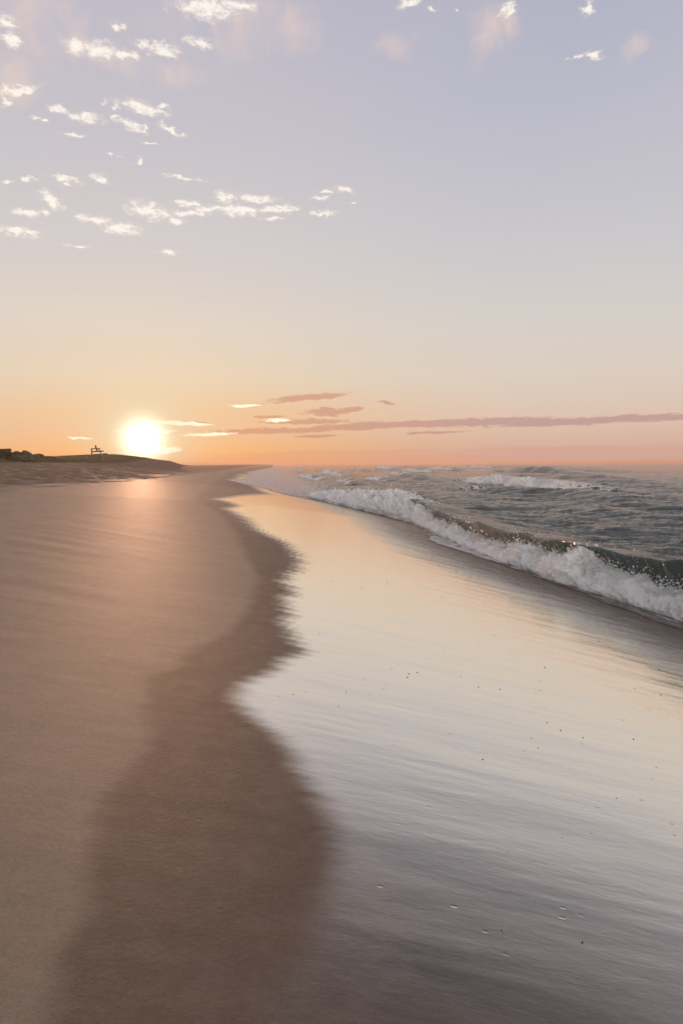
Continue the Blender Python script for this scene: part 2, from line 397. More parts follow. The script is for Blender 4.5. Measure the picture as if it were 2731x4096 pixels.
# thin film of water draining down the slope
rip1 = n.noise(n.vmap(flow_v, sc=(3.6, 11, 1)), 1.0, 5, .55, .3)
rip2 = n.noise(n.vmap(flow_v, rot=(0, 0, R(-28)), sc=(13, 30, 1)), 1.0, 3, .5)
fine = n.noise(n.vmap(flow_v, sc=(30, 60, 1)), 1.0, 2, .5)
back = n.noise(n.vmap(flow_v, sc=(1.6, 9, 1)), 1.0, 7, .72, .5)
spk = n.add('ShaderNodeTexVoronoi', feature='F1'); n.put(spk.inputs['Vector'], n.vmap(flow_v, sc=(5.5, 9.5, 1))); spk.inputs['Scale'].default_value = 1.0
dots = n.m('MULTIPLY', n.ss(spk.outputs['Distance'], .11, .03), n.ss(n.noise(P, 1.7, 2), .45, .62))
wb = n.add('ShaderNodeBump'); wb.inputs['Strength'].default_value = 1.0; wb.inputs['Distance'].default_value = .0009
n.put(wb.inputs['Height'], n.m('ADD', n.m('ADD', n.m('MULTIPLY', rip1, 1.6), n.m('MULTIPLY', rip2, .55)), n.m('ADD', n.m('MULTIPLY', fine, .22), n.m('MULTIPLY', dots, 1.6))))
wb2 = n.add('ShaderNodeBump'); wb2.inputs['Strength'].default_value = 1.0; wb2.inputs['Distance'].default_value = .06
n.put(wb2.inputs['Height'], n.m('MULTIPLY', back, bwA)); n.put(wb2.inputs['Normal'], wb.outputs[0])
gl = n.add('ShaderNodeBsdfGlossy', distribution='GGX')
gl.inputs['Color'].default_value = (1.0, .955, .865, 1)
n.put(gl.inputs['Roughness'], n.m('ADD', n.ss(wetA, 0, 1, .34, .13), n.m('MULTIPLY', bwA, .03)))
n.put(gl.inputs['Normal'], wb2.outputs[0])
lw = n.add('ShaderNodeLayerWeight'); lw.inputs[0].default_value = .5; n.put(lw.inputs['Normal'], wb2.outputs[0])
fr = n.add('ShaderNodeFloatCurve')
cv = fr.mapping.curves[0]
cv.points[0].location = (0, .03); cv.points[1].location = (1, .98)
for p in ((.25, .03), (.36, .06), (.48, .26), (.60, .68), (.72, .92)):
    cv.points.new(*p)
fr.mapping.update()
n.put(fr.inputs['Value'], lw.outputs['Facing'])
stre = n.noise(n.vmap(flow_v, sc=(2.0, 20, 1)), 1.0, 8, .75, .5)
flk = n.noise(n.vmap(flow_v, sc=(9, 42, 1)), 1.0, 3, .7, .3)
patch = n.noise(n.vmap(flow_v, sc=(.5, 1.5, 1)), 1.0, 3, .6)
broken = n.m('MULTIPLY', bwA, n.ss(stre, .40, .55, .12, 1.0))
flecks = n.m('MULTIPLY', n.m('MULTIPLY', n.attr('fleck'), n.ss(flk, .58, .70)), n.ss(patch, .3, .6, .25, .8))
filmy = n.m('MULTIPLY', n.m('MULTIPLY', fr.outputs[0], wetA), n.m('MULTIPLY', n.m('SUBTRACT', 1.0, n.m('MULTIPLY', broken, .95)), n.m('SUBTRACT', 1.0, flecks)))
mx = n.add('ShaderNodeMixShader'); n.put(mx.inputs[0], filmy)
n.l.new(pr.outputs[0], mx.inputs[1]); n.l.new(gl.outputs[0], mx.inputs[2])
out = n.add('ShaderNodeOutputMaterial'); n.l.new(mx.outputs[0], out.inputs[0])
beach = tag(link_mesh('ground', bm, mt), 'smooth wet and dry sand beach sloping down to the surf', 'beach', kind='structure')

# ---------------------------------------------------------------- sea
us = np.concatenate([[-9000, -3000, -900, -300, -100, -40, -15, -5, 2], spaced(0, 9000, .05, .0055)[120:]])
vs = np.concatenate([np.arange(-9, 4.6, .17), 4.6 + spaced(0, 10.4, .055, 0), 15 + spaced(0, 9000, .07, .0075)[1:]])
U, Vv = np.meshgrid(us, vs, indexing='ij')
X, Y = to_xy(U, Vv)
dist = np.hypot(X, Y)
B = beach_z(U, Vv)
cell = np.maximum(.055, .0075 * np.maximum(U, np.abs(Vv)))
def vis(lam): return np.clip(lam / cell / 3 - .6, 0, 1)
ft = foot(U)
def ridge(vc, amp, wf, wb, power=2.0):
    d = Vv - vc
    return amp * np.where(d < 0, np.exp(-np.abs(d / wf) ** power), np.exp(-np.abs(d / wb) ** 1.6))
amp1 = np.interp(U, [0, 9, 12, 20, 30, 38, 46, 56, 66], [.9, 1.0, 1.12, 1.0, 1.0, 1.15, .95, .7, 0])
vc1 = foot_base(U) + 1.0 + .12 * pn(U / 3, 5.5)
amp1 = amp1 * (1 + .13 * pn(U / 2.5, 8.8) + .07 * pn(U / .8, 2.8))
seaz = ridge(vc1, amp1, .42, 2.3, 3.0)
wfoam = np.zeros_like(seaz)
SW = [  # u centre, v, half length, height, front width, back width, foam
    (84, 31, 27, 1.15, .9, 3.5, 1.0), (46, 24.5, 7, .42, 1.6, 2.5, 0), (58, 27, 12, .5, 2.2, 3.5, 0), (133, 27, 20, .9, 1.6, 4, .2),
    (200, 79, 30, 1.9, 3.5, 7, 0), (150, 60, 25, .6, 2.5, 4, 0), (145, 9, 30, .75, 1.0, 3, .9), (190, 18, 40, .9, 1.4, 4, .8),
    (105, 13, 14, .5, 1.0, 3, .8), (360, 62, 30, 1.9, 3, 8, 1), (300, 40, 50, 1.0, 2, 6, .6), (260, 110, 60, 1.2, 4, 9, 0), (420, 90, 80, 1.5, 4, 10, .4),
    (500, 190, 120, 1.3, 5, 12, 0), (38, 19, 8, .3, 1.5, 2.5, 0), (30, 14.5, 6, .22, 1.2, 2.2, 0), (95, 50, 12, .5, 2, 4, 0), (75, 42, 14, .4, 2, 4, 0),
    (250, 22, 60, .8, 1.5, 5, .9), (340, 14, 80, .8, 1.5, 5, .9), (120, 20, 13, .7, 1.2, 3, .9), (172, 34, 18, .9, 1.3, 4, .85), (235, 52, 24, 1.2, 1.6, 5, .8), (300, 78, 30, 1.4, 2, 6, .8), (420, 130, 50, 1.6, 3, 8, .7), (115, 55, 16, .8, 2, 4, 0), (72, 23, 9, .5, 1.6, 2.6, .5)]
for i, (uc, v0, hl, h, wf, wb, fo) in enumerate(SW):
    e = np.exp(-np.abs((U - uc) / hl) ** 3)
    vc = v0 + .9 * pn(U / (hl * .5), i * 3.7) * (1 + hl / 30) + .25 * pn(U / 4, i * 1.3)
    a = h * e * (1 + .25 * pn(U / (hl * .25), 2.1 + i))
    r = ridge(vc, a, wf, wb, 2.2)
    seaz = seaz + r
    if fo:
        brk = np.clip(.5 + 1.4 * pn(U / (hl * .22), i * 5.1), 0, 1) if fo < 1 else 1
        wfoam = np.maximum(wfoam, fo * e * brk * sstep(-1.7 * wf, -1.1 * wf, Vv - vc) * sstep(.35 * wb, -.02 * wb, Vv - vc))
# chop: crests run roughly along the shore
deep = sstep(.4, 3.0, Vv - vc1)
pa_, pb_ = U * .92 + Vv * .38, Vv * .92 - U * .38
Xw, Yw = X + .5 * pn(X / 4, Y / 4, .5), Y + .25 * X + .8 * pn(X / 5, Y / 5, 1.5)
rdg = lambda a, b, c: 1 - 2 * np.abs(pn(a, b, c)) ** .8
seaz = seaz + deep * (.14 * vis(4) * rdg(Xw / 7, Yw / 2.6, 0.3) + .08 * vis(4) * pn(pa_ / 9, pb_ / 3.4, 4.4) + .07 * vis(2) * rdg(Xw / 3.2, Yw / 1.1, 2.2) + .04 * vis(.9) * rdg(Xw / 1.4 + 5, Yw / .45, 3.1) + .016 * vis(.4) * pn(Xw / .6, Yw / .2, 5.2))
seaz = seaz + deep * .25 * np.clip(dist / 300, 0, 1) * vis(18) * pn(U / 40, Vv / 9)
seaz = seaz + (1 - deep) * .008 * vis(.4) * pn(U / .5, Vv / .22)
curl = np.exp(-((Vv - vc1) / .5) ** 2)
seaz = seaz + .012 * curl * pn(U / .3, Vv / 1.2)
# run-up over the sand
vsw = np.interp(U, [0, 10, 14, 18, 45, 56, 62, 72, 95, 128, 250, 400, 1000], [6.9, 6.3, 6.3, 6.3, 5.6, .8, -1.6, -4.0, -3.3, -4.7, -3, 0, 5])
vsw = np.where(U < 46, foot_base(U) - .5 - .75 * np.exp(-((U - 21.5) / 3.2) ** 2) - .5 * np.exp(-((U - 12) / 1.6) ** 2) + .18 * pn(U / .9, 6.1), vsw)
vsw = vsw + sstep(48, 60, U) * (.9 * pn(U / 5, 4.4) + 1.4 * pn(U / 18, 2.4)) + .12 * pn(U / .8, 1.1)
onsand = B + .02 + .015 * vis(.4) * pn(U / .6, Vv / .3)
seaz = np.where(Vv > vsw, np.maximum(seaz, onsand), B - .12 - .1 * (vsw - Vv))
swash = sstep(0, .5, Vv - vsw) * sstep(6, -4, Vv - foot_base(U)) * sstep(44, 60, U)
apron = sstep(0, .12, Vv - vsw) * sstep(.3, 0, Vv - ft) * (U < 46) * (.35 + .4 * np.exp(-((U - 21.5) / 3.2) ** 2))
swash2 = sstep(0, .3, Vv - vsw) * sstep(16, 3, Vv) * sstep(50, 62, U) * .55
lean = .62 * np.clip(seaz / np.maximum(amp1, .3), 0, 1.1) ** 2.2 * np.exp(-((Vv - vc1) / .75) ** 2) * np.interp(U, [0, 46, 60], [1, 1, 0])
X, Y = to_xy(U, Vv - lean)
me = np_mesh('sea', np.stack([X, Y, seaz], -1).reshape(-1, 3), grid_faces(len(us), len(vs), True), 4)
set_attr(me, 'foam', np.clip(np.maximum(wfoam, np.maximum(np.maximum(swash * .6, apron), swash2)) , 0, 1))
set_attr(me, 'shallow', sstep(-.75, -1.3, Vv - vc1))
set_attr(me, 'curl', np.clip(np.exp(-((Vv - vc1 + .1) / .8) ** 2) * (U < 60), 0, 1))
set_attr(me, 'shore', np.stack([U, Vv, np.zeros_like(U)], -1), 'FLOAT_VECTOR')

mt, n = new_mat('sea_water')
sh = n.attr('shore', 'Vector'); foamA = n.attr('foam'); shal = n.attr('shallow'); curlA = n.attr('curl')
PW = n.add('ShaderNodeNewGeometry').outputs['Position']
c1 = n.noise(n.vmap(PW, rot=(0, 0, R(12)), sc=(.9, 3.4, 1)), 1.0, 7, .62, .4)
c2 = n.noise(n.vmap(PW, rot=(0, 0, R(15)), sc=(.16, .6, 1)), 1.0, 4, .55, .3)
c3 = n.noise(n.vmap(sh, sc=(7, 1.1, 1)), 1.0, 4, .6, .5)
bp = n.add('ShaderNodeBump'); bp.inputs['Strength'].default_value = 1; bp.inputs['Distance'].default_value = .28
n.put(bp.inputs['Height'], n.m('ADD', c1, n.m('MULTIPLY', c2, 2.0)))
bp2 = n.add('ShaderNodeBump'); bp2.inputs['Strength'].default_value = 1; bp2.inputs['Distance'].default_value = .09
n.put(bp2.inputs['Height'], n.m('MULTIPLY', c3, curlA)); n.put(bp2.inputs['Normal'], bp.outputs[0])
pw = n.add('ShaderNodeBsdfPrincipled')
wc = n.mix(shal, n.mix(curlA, (.027, .046, .050, 1), (.088, .122, .112, 1)), (.085, .062, .05, 1)) if True else n.mix(shal, (.026, .043, .039, 1), (.085, .062, .05, 1))
n.put(pw.inputs['Base Color'], wc)
pw.inputs['Roughness'].default_value = .06; pw.inputs['IOR'].default_value = 1.31
n.put(pw.inputs['Normal'], bp2.outputs[0])
fo = n.add('ShaderNodeBsdfDiffuse'); fo.inputs['Color'].default_value = (.72, .70, .72, 1)
fb_ = n.add('ShaderNodeBump'); fb_.inputs['Strength'].default_value = 1; fb_.inputs['Distance'].default_value = .3
lace = n.add('ShaderNodeTexVoronoi', feature='DISTANCE_TO_EDGE'); n.put(lace.inputs['Vector'], n.vmap(sh, sc=(1.1, 2.6, 1))); lace.inputs['Scale'].default_value = 1
fn = n.noise(n.vmap(sh, sc=(1.2, 2.6, 1)), 1.0, 8, .65, .4)
n.put(fb_.inputs['Height'], fn); n.l.new(fb_.outputs[0], fo.inputs['Normal'])
fmask = n.ss(n.m('SUBTRACT', n.m('ADD', foamA, n.m('MULTIPLY', n.m('SUBTRACT', fn, .5), 1.8)), n.ss(lace.outputs['Distance'], .05, .35, 0, .35)), .32, .62)
fmask = n.m('MULTIPLY', fmask, n.ss(foamA, .02, .2))
stw = n.m('MULTIPLY', n.ss(n.noise(n.vmap(sh, sc=(9, 1.0, 1)), 1.0, 6, .7, .6), .54, .72), n.m('MULTIPLY', curlA, .5))
fmask = n.m('MAXIMUM', fmask, stw)
mx = n.add('ShaderNodeMixShader'); n.put(mx.inputs[0], fmask)
n.l.new(pw.outputs[0], mx.inputs[1]); n.l.new(fo.outputs[0], mx.inputs[2])
out = n.add('ShaderNodeOutputMaterial'); n.l.new(mx.outputs[0], out.inputs[0])
sea = tag(link_mesh('sea', me, mt), 'grey green sea with rolling swells and small waves', 'sea', kind='structure')

# ---------------------------------------------------------------- breaking wave foam
mf, n = new_mat('white_foam')
P = n.add('ShaderNodeNewGeometry').outputs['Position']
df_ = n.add('ShaderNodeBsdfDiffuse'); tr = n.add('ShaderNodeBsdfTranslucent')
fcol = n.mix(n.ss(n.noise(P, 7, 6, .65), .35, .65), (.90, .90, .92, 1), (.97, .97, .97, 1))
n.put(df_.inputs[0], fcol); n.put(tr.inputs[0], fcol)
bb = n.add('ShaderNodeBump'); bb.inputs['Strength'].default_value = 1; bb.inputs['Distance'].default_value = .03
n.put(bb.inputs['Height'], n.noise(P, 22, 5, .7)); n.l.new(bb.outputs[0], df_.inputs['Normal'])
mx = n.add('ShaderNodeMixShader'); mx.inputs[0].default_value = .25
n.l.new(df_.outputs[0], mx.inputs[1]); n.l.new(tr.outputs[0], mx.inputs[2])
out = n.add('ShaderNodeOutputMaterial'); n.l.new(mx.outputs[0], out.inputs[0])

OCT_V = np.array([(1, 0, 0), (-1, 0, 0), (0, 1, 0), (0, -1, 0), (0, 0, 1), (0, 0, -1)], float)
OCT_F = np.array([(0, 2, 4), (2, 1, 4), (1, 3, 4), (3, 0, 4), (2, 0, 5), (1, 2, 5), (3, 1, 5), (0, 3, 5)])
def droplets(name, P, r, rng):
    k = len(P)
    sc = r[:, None, None] * rng.uniform(.6, 1.5, (k, 6, 1))
    V = P[:, None, :] + OCT_V[None] * sc
    F = OCT_F[None] + (np.arange(k) * 6)[:, None, None]
    return np_mesh(name, V.reshape(-1, 3), F.reshape(-1, 3), 3, True)

def foam_roll(uu, footf, hf, wf_, step, seed, rough=1.0, base=None):
    """lumpy roll of white water: uu along the crest, rolls from its foot up and over"""
    nt = int(2.6 / step) + 12
    t = np.linspace(0, 1, nt)
    UU, T = np.meshgrid(uu, t, indexing='ij')
    h = hf(UU); wd = wf_(UU)
    ang = np.pi * (1.04 - .86 * T)
    vv = footf(UU) + wd * (1 + np.cos(ang) * 1.0)
    z0 = np.maximum(beach_z(UU, vv), 0) if base is None else base
    zz = z0 - .03 + h * np.sin(np.clip(ang, -.1, np.pi * 1.1)) ** .8 if False else z0 - .03 + h * np.abs(np.sin(ang)) ** .75 * np.where(np.sin(ang) < 0, -1, 1)
    nv_, nz = np.cos(ang), np.abs(np.sin(ang)) + .15
    s = seed
    def bil(f, k):  # billowy
        return 1 - 2 * np.abs(pn(UU * f + k, vv * f + s, zz * f + 2 * k))
    d = .18 * bil(1.3, 1.1 + s) + .17 * bil(3.1, 2.7) + .09 * bil(7, 4.4) + .035 * bil(15, 6.1) + .015 * pn(UU * 31, vv * 31, zz * 31) + .008 * pn(UU * 55, vv * 55, zz * 55)
    env = np.minimum(1, np.sin(np.pi * np.clip(T, .0, 1)) * 2.2 + .25) * rough * np.clip(h / .7, .3, 1.3)
    vv = vv + d * env * nv_
    zz = zz + d * env * nz
    uo = UU + .06 * pn(UU * 4, vv * 4, zz * 4 + 9) * env
    x, y = to_xy(uo, vv)
    return np.stack([x, y, zz], -1), T, h

rng = np.random.RandomState(3)
h1 = lambda u: .88 * np.interp(u, [0, 11, 13.1, 13.9, 14.6, 15.6, 17, 19, 22, 26, 30, 33, 37, 41, 46, 52, 58, 61], [.3, .34, .34, .45, .72, .80, .52, .36, .32, .36, .42, .68, .86, .84, .8, .7, .45, .1]) * (1 + .42 * pn(u / 1.1, 6.6) + .25 * pn(u / .35, 1.6))
w1 = lambda u: np.interp(u, [0, 12, 14, 15.5, 18, 25, 32, 45, 60], [.5, .5, .62, .7, .6, .55, .7, .8, .8])
uu = spaced(0, 62, .022, .0017); uu = uu[uu > 7]
PTS, T, h = foam_roll(uu, lambda u: foot(u) - .05, h1, w1, .022, 3.0)
fm = np_mesh('foam', PTS.reshape(-1, 3), grid_faces(*PTS.shape[:2], False), 4)
foam = tag(link_mesh('breaking_wave_foam', fm, mf), 'thick white foam roll of the wave breaking along the sand', 'sea foam', kind='stuff')

# spray thrown up from the roll, and clots of foam around it
flat = PTS.reshape(-1, 3); Tf = T.reshape(-1)
near_w = np.clip(1.0 / (np.linalg.norm(flat, axis=1) / 12) ** 1.2, 0, 1)
pr_ = (np.where((Tf > .35) & (Tf < .95), 1.0, .25)) * near_w
pr_ /= pr_.sum()
ix = rng.choice(len(flat), 80000, p=pr_)
cl = (pn(flat[ix, 0] * 2.2, flat[ix, 1] * 2.2, flat[ix, 2] * 2.2) + .5 * pn(flat[ix, 0] * 7, flat[ix, 1] * 7, flat[ix, 2] * 7) > .08)
ix = ix[cl]
k = len(ix)
off = rng.normal(size=(k, 3)) * .03
hgt = rng.exponential(.04, k) * (1 + 1.6 * np.clip(pn(flat[ix, 0] * 1.1, flat[ix, 1] * 1.1, 3.0) * 2, 0, 1.5))
off[:, 2] += np.minimum(hgt, .45)
# thrown towards the beach
off[:, 0] -= hgt * .55
rad = np.clip(rng.lognormal(math.log(.0085), .5, k), .004, .03) * np.clip(np.linalg.norm(flat[ix], axis=1) / 16, .9, 2.2)
spray = tag(link_mesh('wave_spray', droplets('spray', flat[ix] + off, rad, rng), mf), 'fine white spray thrown up along the breaking wave', 'spray', kind='stuff')

# drops torn off the curling lip
k = 5000
lu = rng.uniform(11, 46, k) ; lu = lu[rng.rand(k) < (14 / lu) ** .8]
lu = lu[pn(lu / .7, 9.1) + .5 * pn(lu / .2, 4.1) > .28]
k = len(lu)
la = np.interp(lu, [0, 9, 12, 20, 30, 38, 46, 56, 66], [.9, 1.0, 1.12, 1.0, 1.0, 1.15, .95, .7, 0])
lv = foot_base(lu) + 1.0 - .72 + rng.normal(size=k) * .06 - rng.exponential(.07, k)
lz = la * (1 + .1 * pn(lu / 2.5, 8.8)) - .05 + rng.normal(size=k) * .03 + rng.exponential(.05, k) * (1 + pn(lu / .4, 2.2))
lx, ly = to_xy(lu, lv)
lip = np.stack([lx, ly, lz], -1)
tag(link_mesh('lip_spray', droplets('lip_spray', lip, np.clip(rng.lognormal(math.log(.005), .5, k), .003, .012) * np.clip(lu / 16, .9, 2), rng), mf), 'drops torn off the curling lip of the near wave', 'spray', kind='stuff')

def small_roll(name, label, u0, u1, vf, hh, wd, seed, step):
    uu = np.arange(u0, u1, step * .7)
    e = lambda u: np.clip(np.minimum(u - u0, u1 - u) / ((u1 - u0) * .22), 0, 1) ** .6
    hf = lambda u: hh * e(u) * np.clip(.62 + .7 * pn(u / ((u1 - u0) * .12), seed) + .25 * pn(u / 1.2, seed + 4), .05, 1.4)
    P_, T_, h_ = foam_roll(uu, vf, hf, lambda u: wd + 0 * u, step, seed, 1.5, 0.0)
    m_ = np_mesh(name, P_.reshape(-1, 3), grid_faces(*P_.shape[:2], False), 4)
    return tag(link_mesh(name, m_, mf), label, 'sea foam', kind='stuff')
FOAM_LABELS = {0: ('outer_wave_foam', 'pink lit foam tumbling on the second line of waves'),
    6: ('far_wave_foam', 'foam line of the far wave near the beach bend'),
    9: ('distant_wave_foam', 'foam crest of the farthest high breaker near the horizon')}
for i, (uc, v0, hl, h, wf, wb, fo) in enumerate(SW):
    if fo < .7: continue
    def vf(u):
        return v0 + .9 * pn(u / (hl * .5), i * 3.7) * (1 + hl / 30) + .25 * pn(u / 4, i * 1.3) - 1.25 * wf - .3
    nm, lb = FOAM_LABELS.get(i, ('wave_foam', 'broken foam crest on a far wave, %d m out along the surf' % int(uc)))
    lb = lb.split(',')[0] if i not in FOAM_LABELS else lb
    small_roll(nm, lb, uc - hl * .85, uc + hl * .85, vf, h * .62, .5 + .5 * h, 8.0 + i, max(.06, uc * .0008))

# ---------------------------------------------------------------- plain materials
def simple(name, c, rough=.7, var=.25, scale=20, bump=.0):
    m, n = new_mat(name)
    tc = n.add('ShaderNodeTexCoord').outputs['Object']
    f = n.noise(tc, scale, 5, .6)
    c2 = tuple(x * (1 - var) for x in c)
    p = n.add('ShaderNodeBsdfPrincipled'); n.put(p.inputs['Base Color'], n.mix(n.ss(f, .3, .7), (*c, 1), (*c2, 1)))
    p.inputs['Roughness'].default_value = rough
    if bump:
        b = n.add('ShaderNodeBump'); b.inputs['Distance'].default_value = bump; n.put(b.inputs['Height'], f); n.put(p.inputs['Normal'], b.outputs[0])
    o = n.add('ShaderNodeOutputMaterial'); n.l.new(p.outputs[0], o.inputs[0])
    return m
WOOD = simple('weathered_wood', (.16, .11, .075), .8, .35, 12, .004)
LEAF = simple('shrub_leaf', (.085, .085, .035), .7, .4, 3)
LEAFP = simple('pale_shrub_leaf', (.20, .17, .12), .7, .3, 3)
STEM = simple('shrub_stem', (.12, .08, .05), .85, .3, 8)
GRASS = simple('dune_grass', (.15, .125, .05), .75, .45, .6)
STONE = simple('pebble_stone', (.10, .075, .06), .55, .5, 60)
SHELL = simple('pale_shell', (.55, .40, .32), .4, .3, 60)
BOATM = simple('boat_paint', (.10, .07, .06), .6, .3, 1)

def beam(V, F, a, b, w_, t_, upv=(0, 0, 1)):
    """rectangular timber from a to b, added to the lists V, F"""
    a, b = Vector(a), Vector(b); d = (b - a).normalized()
    s = d.cross(Vector(upv))
    if s.length < 1e-3: s = d.cross(Vector((1, 0, 0)))
    s.normalize(); q = s.cross(d).normalized()
    i = len(V)
    for e in (a, b):
        for x, y in ((-1, -1), (1, -1), (1, 1), (-1, 1)):
            V.append(e + s * (x * w_ / 2) + q * (y * t_ / 2))
    F += [(i, i + 1, i + 2, i + 3), (i + 7, i + 6, i + 5, i + 4)] + [(i + j, i + 4 + j, i + 4 + (j + 1) % 4, i + (j + 1) % 4) for j in range(4)]

def beams(name, parts, mat, parent, bev=.006):
    V, F = [], []
    for p in parts: beam(V, F, *p)
    me = bpy.data.meshes.new(name); me.from_pydata([tuple(v) for v in V], [], F); me.update()
    o = link_mesh(name, me, mat, parent)
    md = o.modifiers.new('bevel', 'BEVEL'); md.width = bev; md.segments = 1
    return o

# ---------------------------------------------------------------- lifeguard chair, its side to the camera, facing the sea
def zat(x, y):
    u, v = to_uv(np.array([x]), np.array([y])); return float(beach_z(u, v)[0])
ca = R(-19.95); cd = 104.0
cx, cy = cd * math.sin(ca), cd * math.cos(ca)
chair = bpy.data.objects.new('lifeguard_chair', None); C.objects.link(chair)
chair.location = (cx, cy, zat(cx, cy) - .1); chair.rotation_euler = (0, R(-3), R(17))
chair.scale = (.93, .93, .93)
tag(chair, 'tall wooden lifeguard chair on the upper beach beside the dune', 'lifeguard chair')
HW = .62   # half the chair's width (away from the camera)
for s in (-1, 1):
    y = s * HW
    beams('leg', [((0, y, -.1), (0, y, 2.22), .11, .11)], WOOD, chair)
    beams('leg', [((1.78, y, -.1), (1.08, y, 2.22), .11, .11, (0, 1, 0))], WOOD, chair)
    beams('armrest', [((-.06, y, 2.24), (1.26, y, 2.24), .15, .12)], WOOD, chair)
    beams('seat_rail', [((-.06, y + s * .075, 1.80), (1.74, y + s * .075, 1.80), .045, .15)], WOOD, chair)
    beams('foot_rail', [((-.06, y + s * .075, 1.36), (2.28, y + s * .075, 1.36), .045, .14)], WOOD, chair)
    beams('brace', [((.02, y - s * .07, .15), (1.5, y - s * .07, 1.1), .04, .10)], WOOD, chair)
beams('seat', [((.62 + .13 * i, -HW - .05, 1.90), (.62 + .13 * i, HW + .05, 1.90), .11, .035) for i in range(8)], WOOD, chair)
beams('footrest', [((1.70 + .13 * i, -HW - .05, 1.45), (1.70 + .13 * i, HW + .05, 1.45), .11, .035) for i in range(4)], WOOD, chair)
bk = beams('backrest', [((.60 + .03 * i, -HW + .1, 2.66 - .15 * i), (.60 + .03 * i, HW - .1, 2.66 - .15 * i), .035, .13) for i in range(5)], WOOD, chair)
for s in (-1, 1):
    beams('backrest_post', [((.60, s * (HW - .25), 2.74), (.84, s * (HW - .25), 1.82), .20, .06, (0, 1, 0))], WOOD, bk)
beams('ladder', [((1.70 - .09 * i, -HW, .35 + .3 * i), (1.70 - .09 * i, HW, .35 + .3 * i), .05, .09) for i in range(4)], WOOD, chair)

# ---------------------------------------------------------------- dune plants
rng = np.random.RandomState(21)
def blades(name, P, hgt, wid, rng, lean=.35):
    k = len(P)
    a = rng.uniform(0, 2 * np.pi, k); side_ = np.stack([np.cos(a), np.sin(a), 0 * a], -1)
    ln = np.stack([-np.sin(a), np.cos(a), 0 * a], -1) * (rng.uniform(-lean, lean, k) * hgt)[:, None]
    upz = np.array([0, 0, 1.0])[None] * hgt[:, None]
    w_ = wid[:, None]
    V = np.stack([P - side_ * w_, P + side_ * w_, P + upz * .6 + ln * .35 + side_ * w_ * .7, P + upz * .6 + ln * .35 - side_ * w_ * .7, P + upz + ln], 1)
    base_ = (np.arange(k) * 5)[:, None, None]
    F = np.concatenate([base_ + np.array([[0, 1, 2], [0, 2, 3], [3, 2, 4]])[None]], 1).reshape(-1, 3)
    return np_mesh(name, V.reshape(-1, 3), F, 3, True)
k = 60000
gu = rng.uniform(45, 150, k); gv = -24.6 - rng.exponential(8, k) - .9 * pn(gu / 3.0, .5)
cl = pn(gu / 1.7, gv / 1.7) + .35 * rng.normal(size=k) > -.35
gu, gv = gu[cl], gv[cl]
gx, gy = to_xy(gu, gv)
gz = beach_z(gu, gv) - .02
gh = rng.uniform(.35, .8, len(gu)) * (1 + .5 * np.clip(pn(gu / 3, gv / 3, 4.0), -.6, 1)) * sstep(-24, -26.5, gv)
gh = gh * np.interp(gu, [45, 80, 95, 120, 150], [1, .9, .45, .4, .3])
tag(link_mesh('dune_grass', blades('dune_grass', np.stack([gx, gy, gz], -1), gh + .05, rng.uniform(.012, .03, len(gu)), rng), GRASS),
    'dull green grass cover along the low dune behind the beach', 'dune grass', kind='stuff')

def shrub(px_az, dist_, w_, h_, mat, label, seed):
    r = np.random.RandomState(seed)
    x, y = dist_ * math.sin(R(px_az)), dist_ * math.cos(R(px_az))
    root = bpy.data.objects.new('dune_shrub', None); C.objects.link(root)
    root.location = (x, y, zat(x, y))
    tag(root, label, 'shrub', 'shrubs growing on the dune')
    h_ *= .78
    k = int(4200 * w_ * h_)
    d = r.normal(size=(k, 3)); d /= np.linalg.norm(d, axis=1)[:, None]
    rad = r.uniform(.45, 1.0, k) ** .5 * (1 + .35 * pn(d[:, 0] * 2 + seed, d[:, 1] * 2, d[:, 2] * 2))
    p = d * rad[:, None] * np.array([w_ / 2, w_ / 2, h_ / 2]) + np.array([0, 0, h_ * .52])
    p = p[p[:, 2] > 0]
    k = len(p)
    a = r.normal(size=(k, 3)); a /= np.linalg.norm(a, axis=1)[:, None]
    b = np.cross(a, r.normal(size=(k, 3))); b /= np.linalg.norm(b, axis=1)[:, None]
    s = r.uniform(.03, .075, k)[:, None]
    V = np.stack([p - a * s, p + b * s * .5, p + a * s, p - b * s * .5], 1).reshape(-1, 3)
    F = np.arange(k * 4).reshape(-1, 4)
    link_mesh('foliage', np_mesh('foliage', V, F, 4, False), mat, root)
    beams('stem', [((0, 0, -.1), (r.uniform(-w_, w_) * .3, r.uniform(-w_, w_) * .3, h_ * .7), .04, .04) for _ in range(6)], STEM, root, .004)
azp = lambda px: math.degrees(math.atan((px - 1365.5) / 2731))
shrub(azp(2), 76, 2.6, 1.5, LEAF, 'tallest dark shrub at the far left end of the dune', 1)
shrub(azp(34), 80, 2.2, .95, LEAF, 'dark green shrub right of the tallest one on the left dune', 2)
shrub(azp(58), 79, 2.0, .75, LEAF, 'wide low green shrub in front of the small round one', 3)
shrub(azp(75), 84, .9, 1.1, LEAF, 'small round topped shrub standing up above the dune line', 4)
shrub(azp(94), 78, 1.9, .8, LEAFP, 'pale low mounded shrub left of the pale round shrub', 5)
shrub(azp(106), 86, 1.35, 1.25, LEAFP, 'pale round shrub standing highest among the pale ones', 6)
shrub(azp(130), 86, 2.0, .9, LEAFP, 'pale wide shrub right of the pale round shrub', 7)
shrub(azp(157), 92, 1.4, .95, LEAF, 'dark small shrub at the right end of the shrub row', 8)
shrub(azp(196), 98, 2.2, .7, LEAF, 'low dark shrub midway between the shrub row and the lifeguard chair', 9)

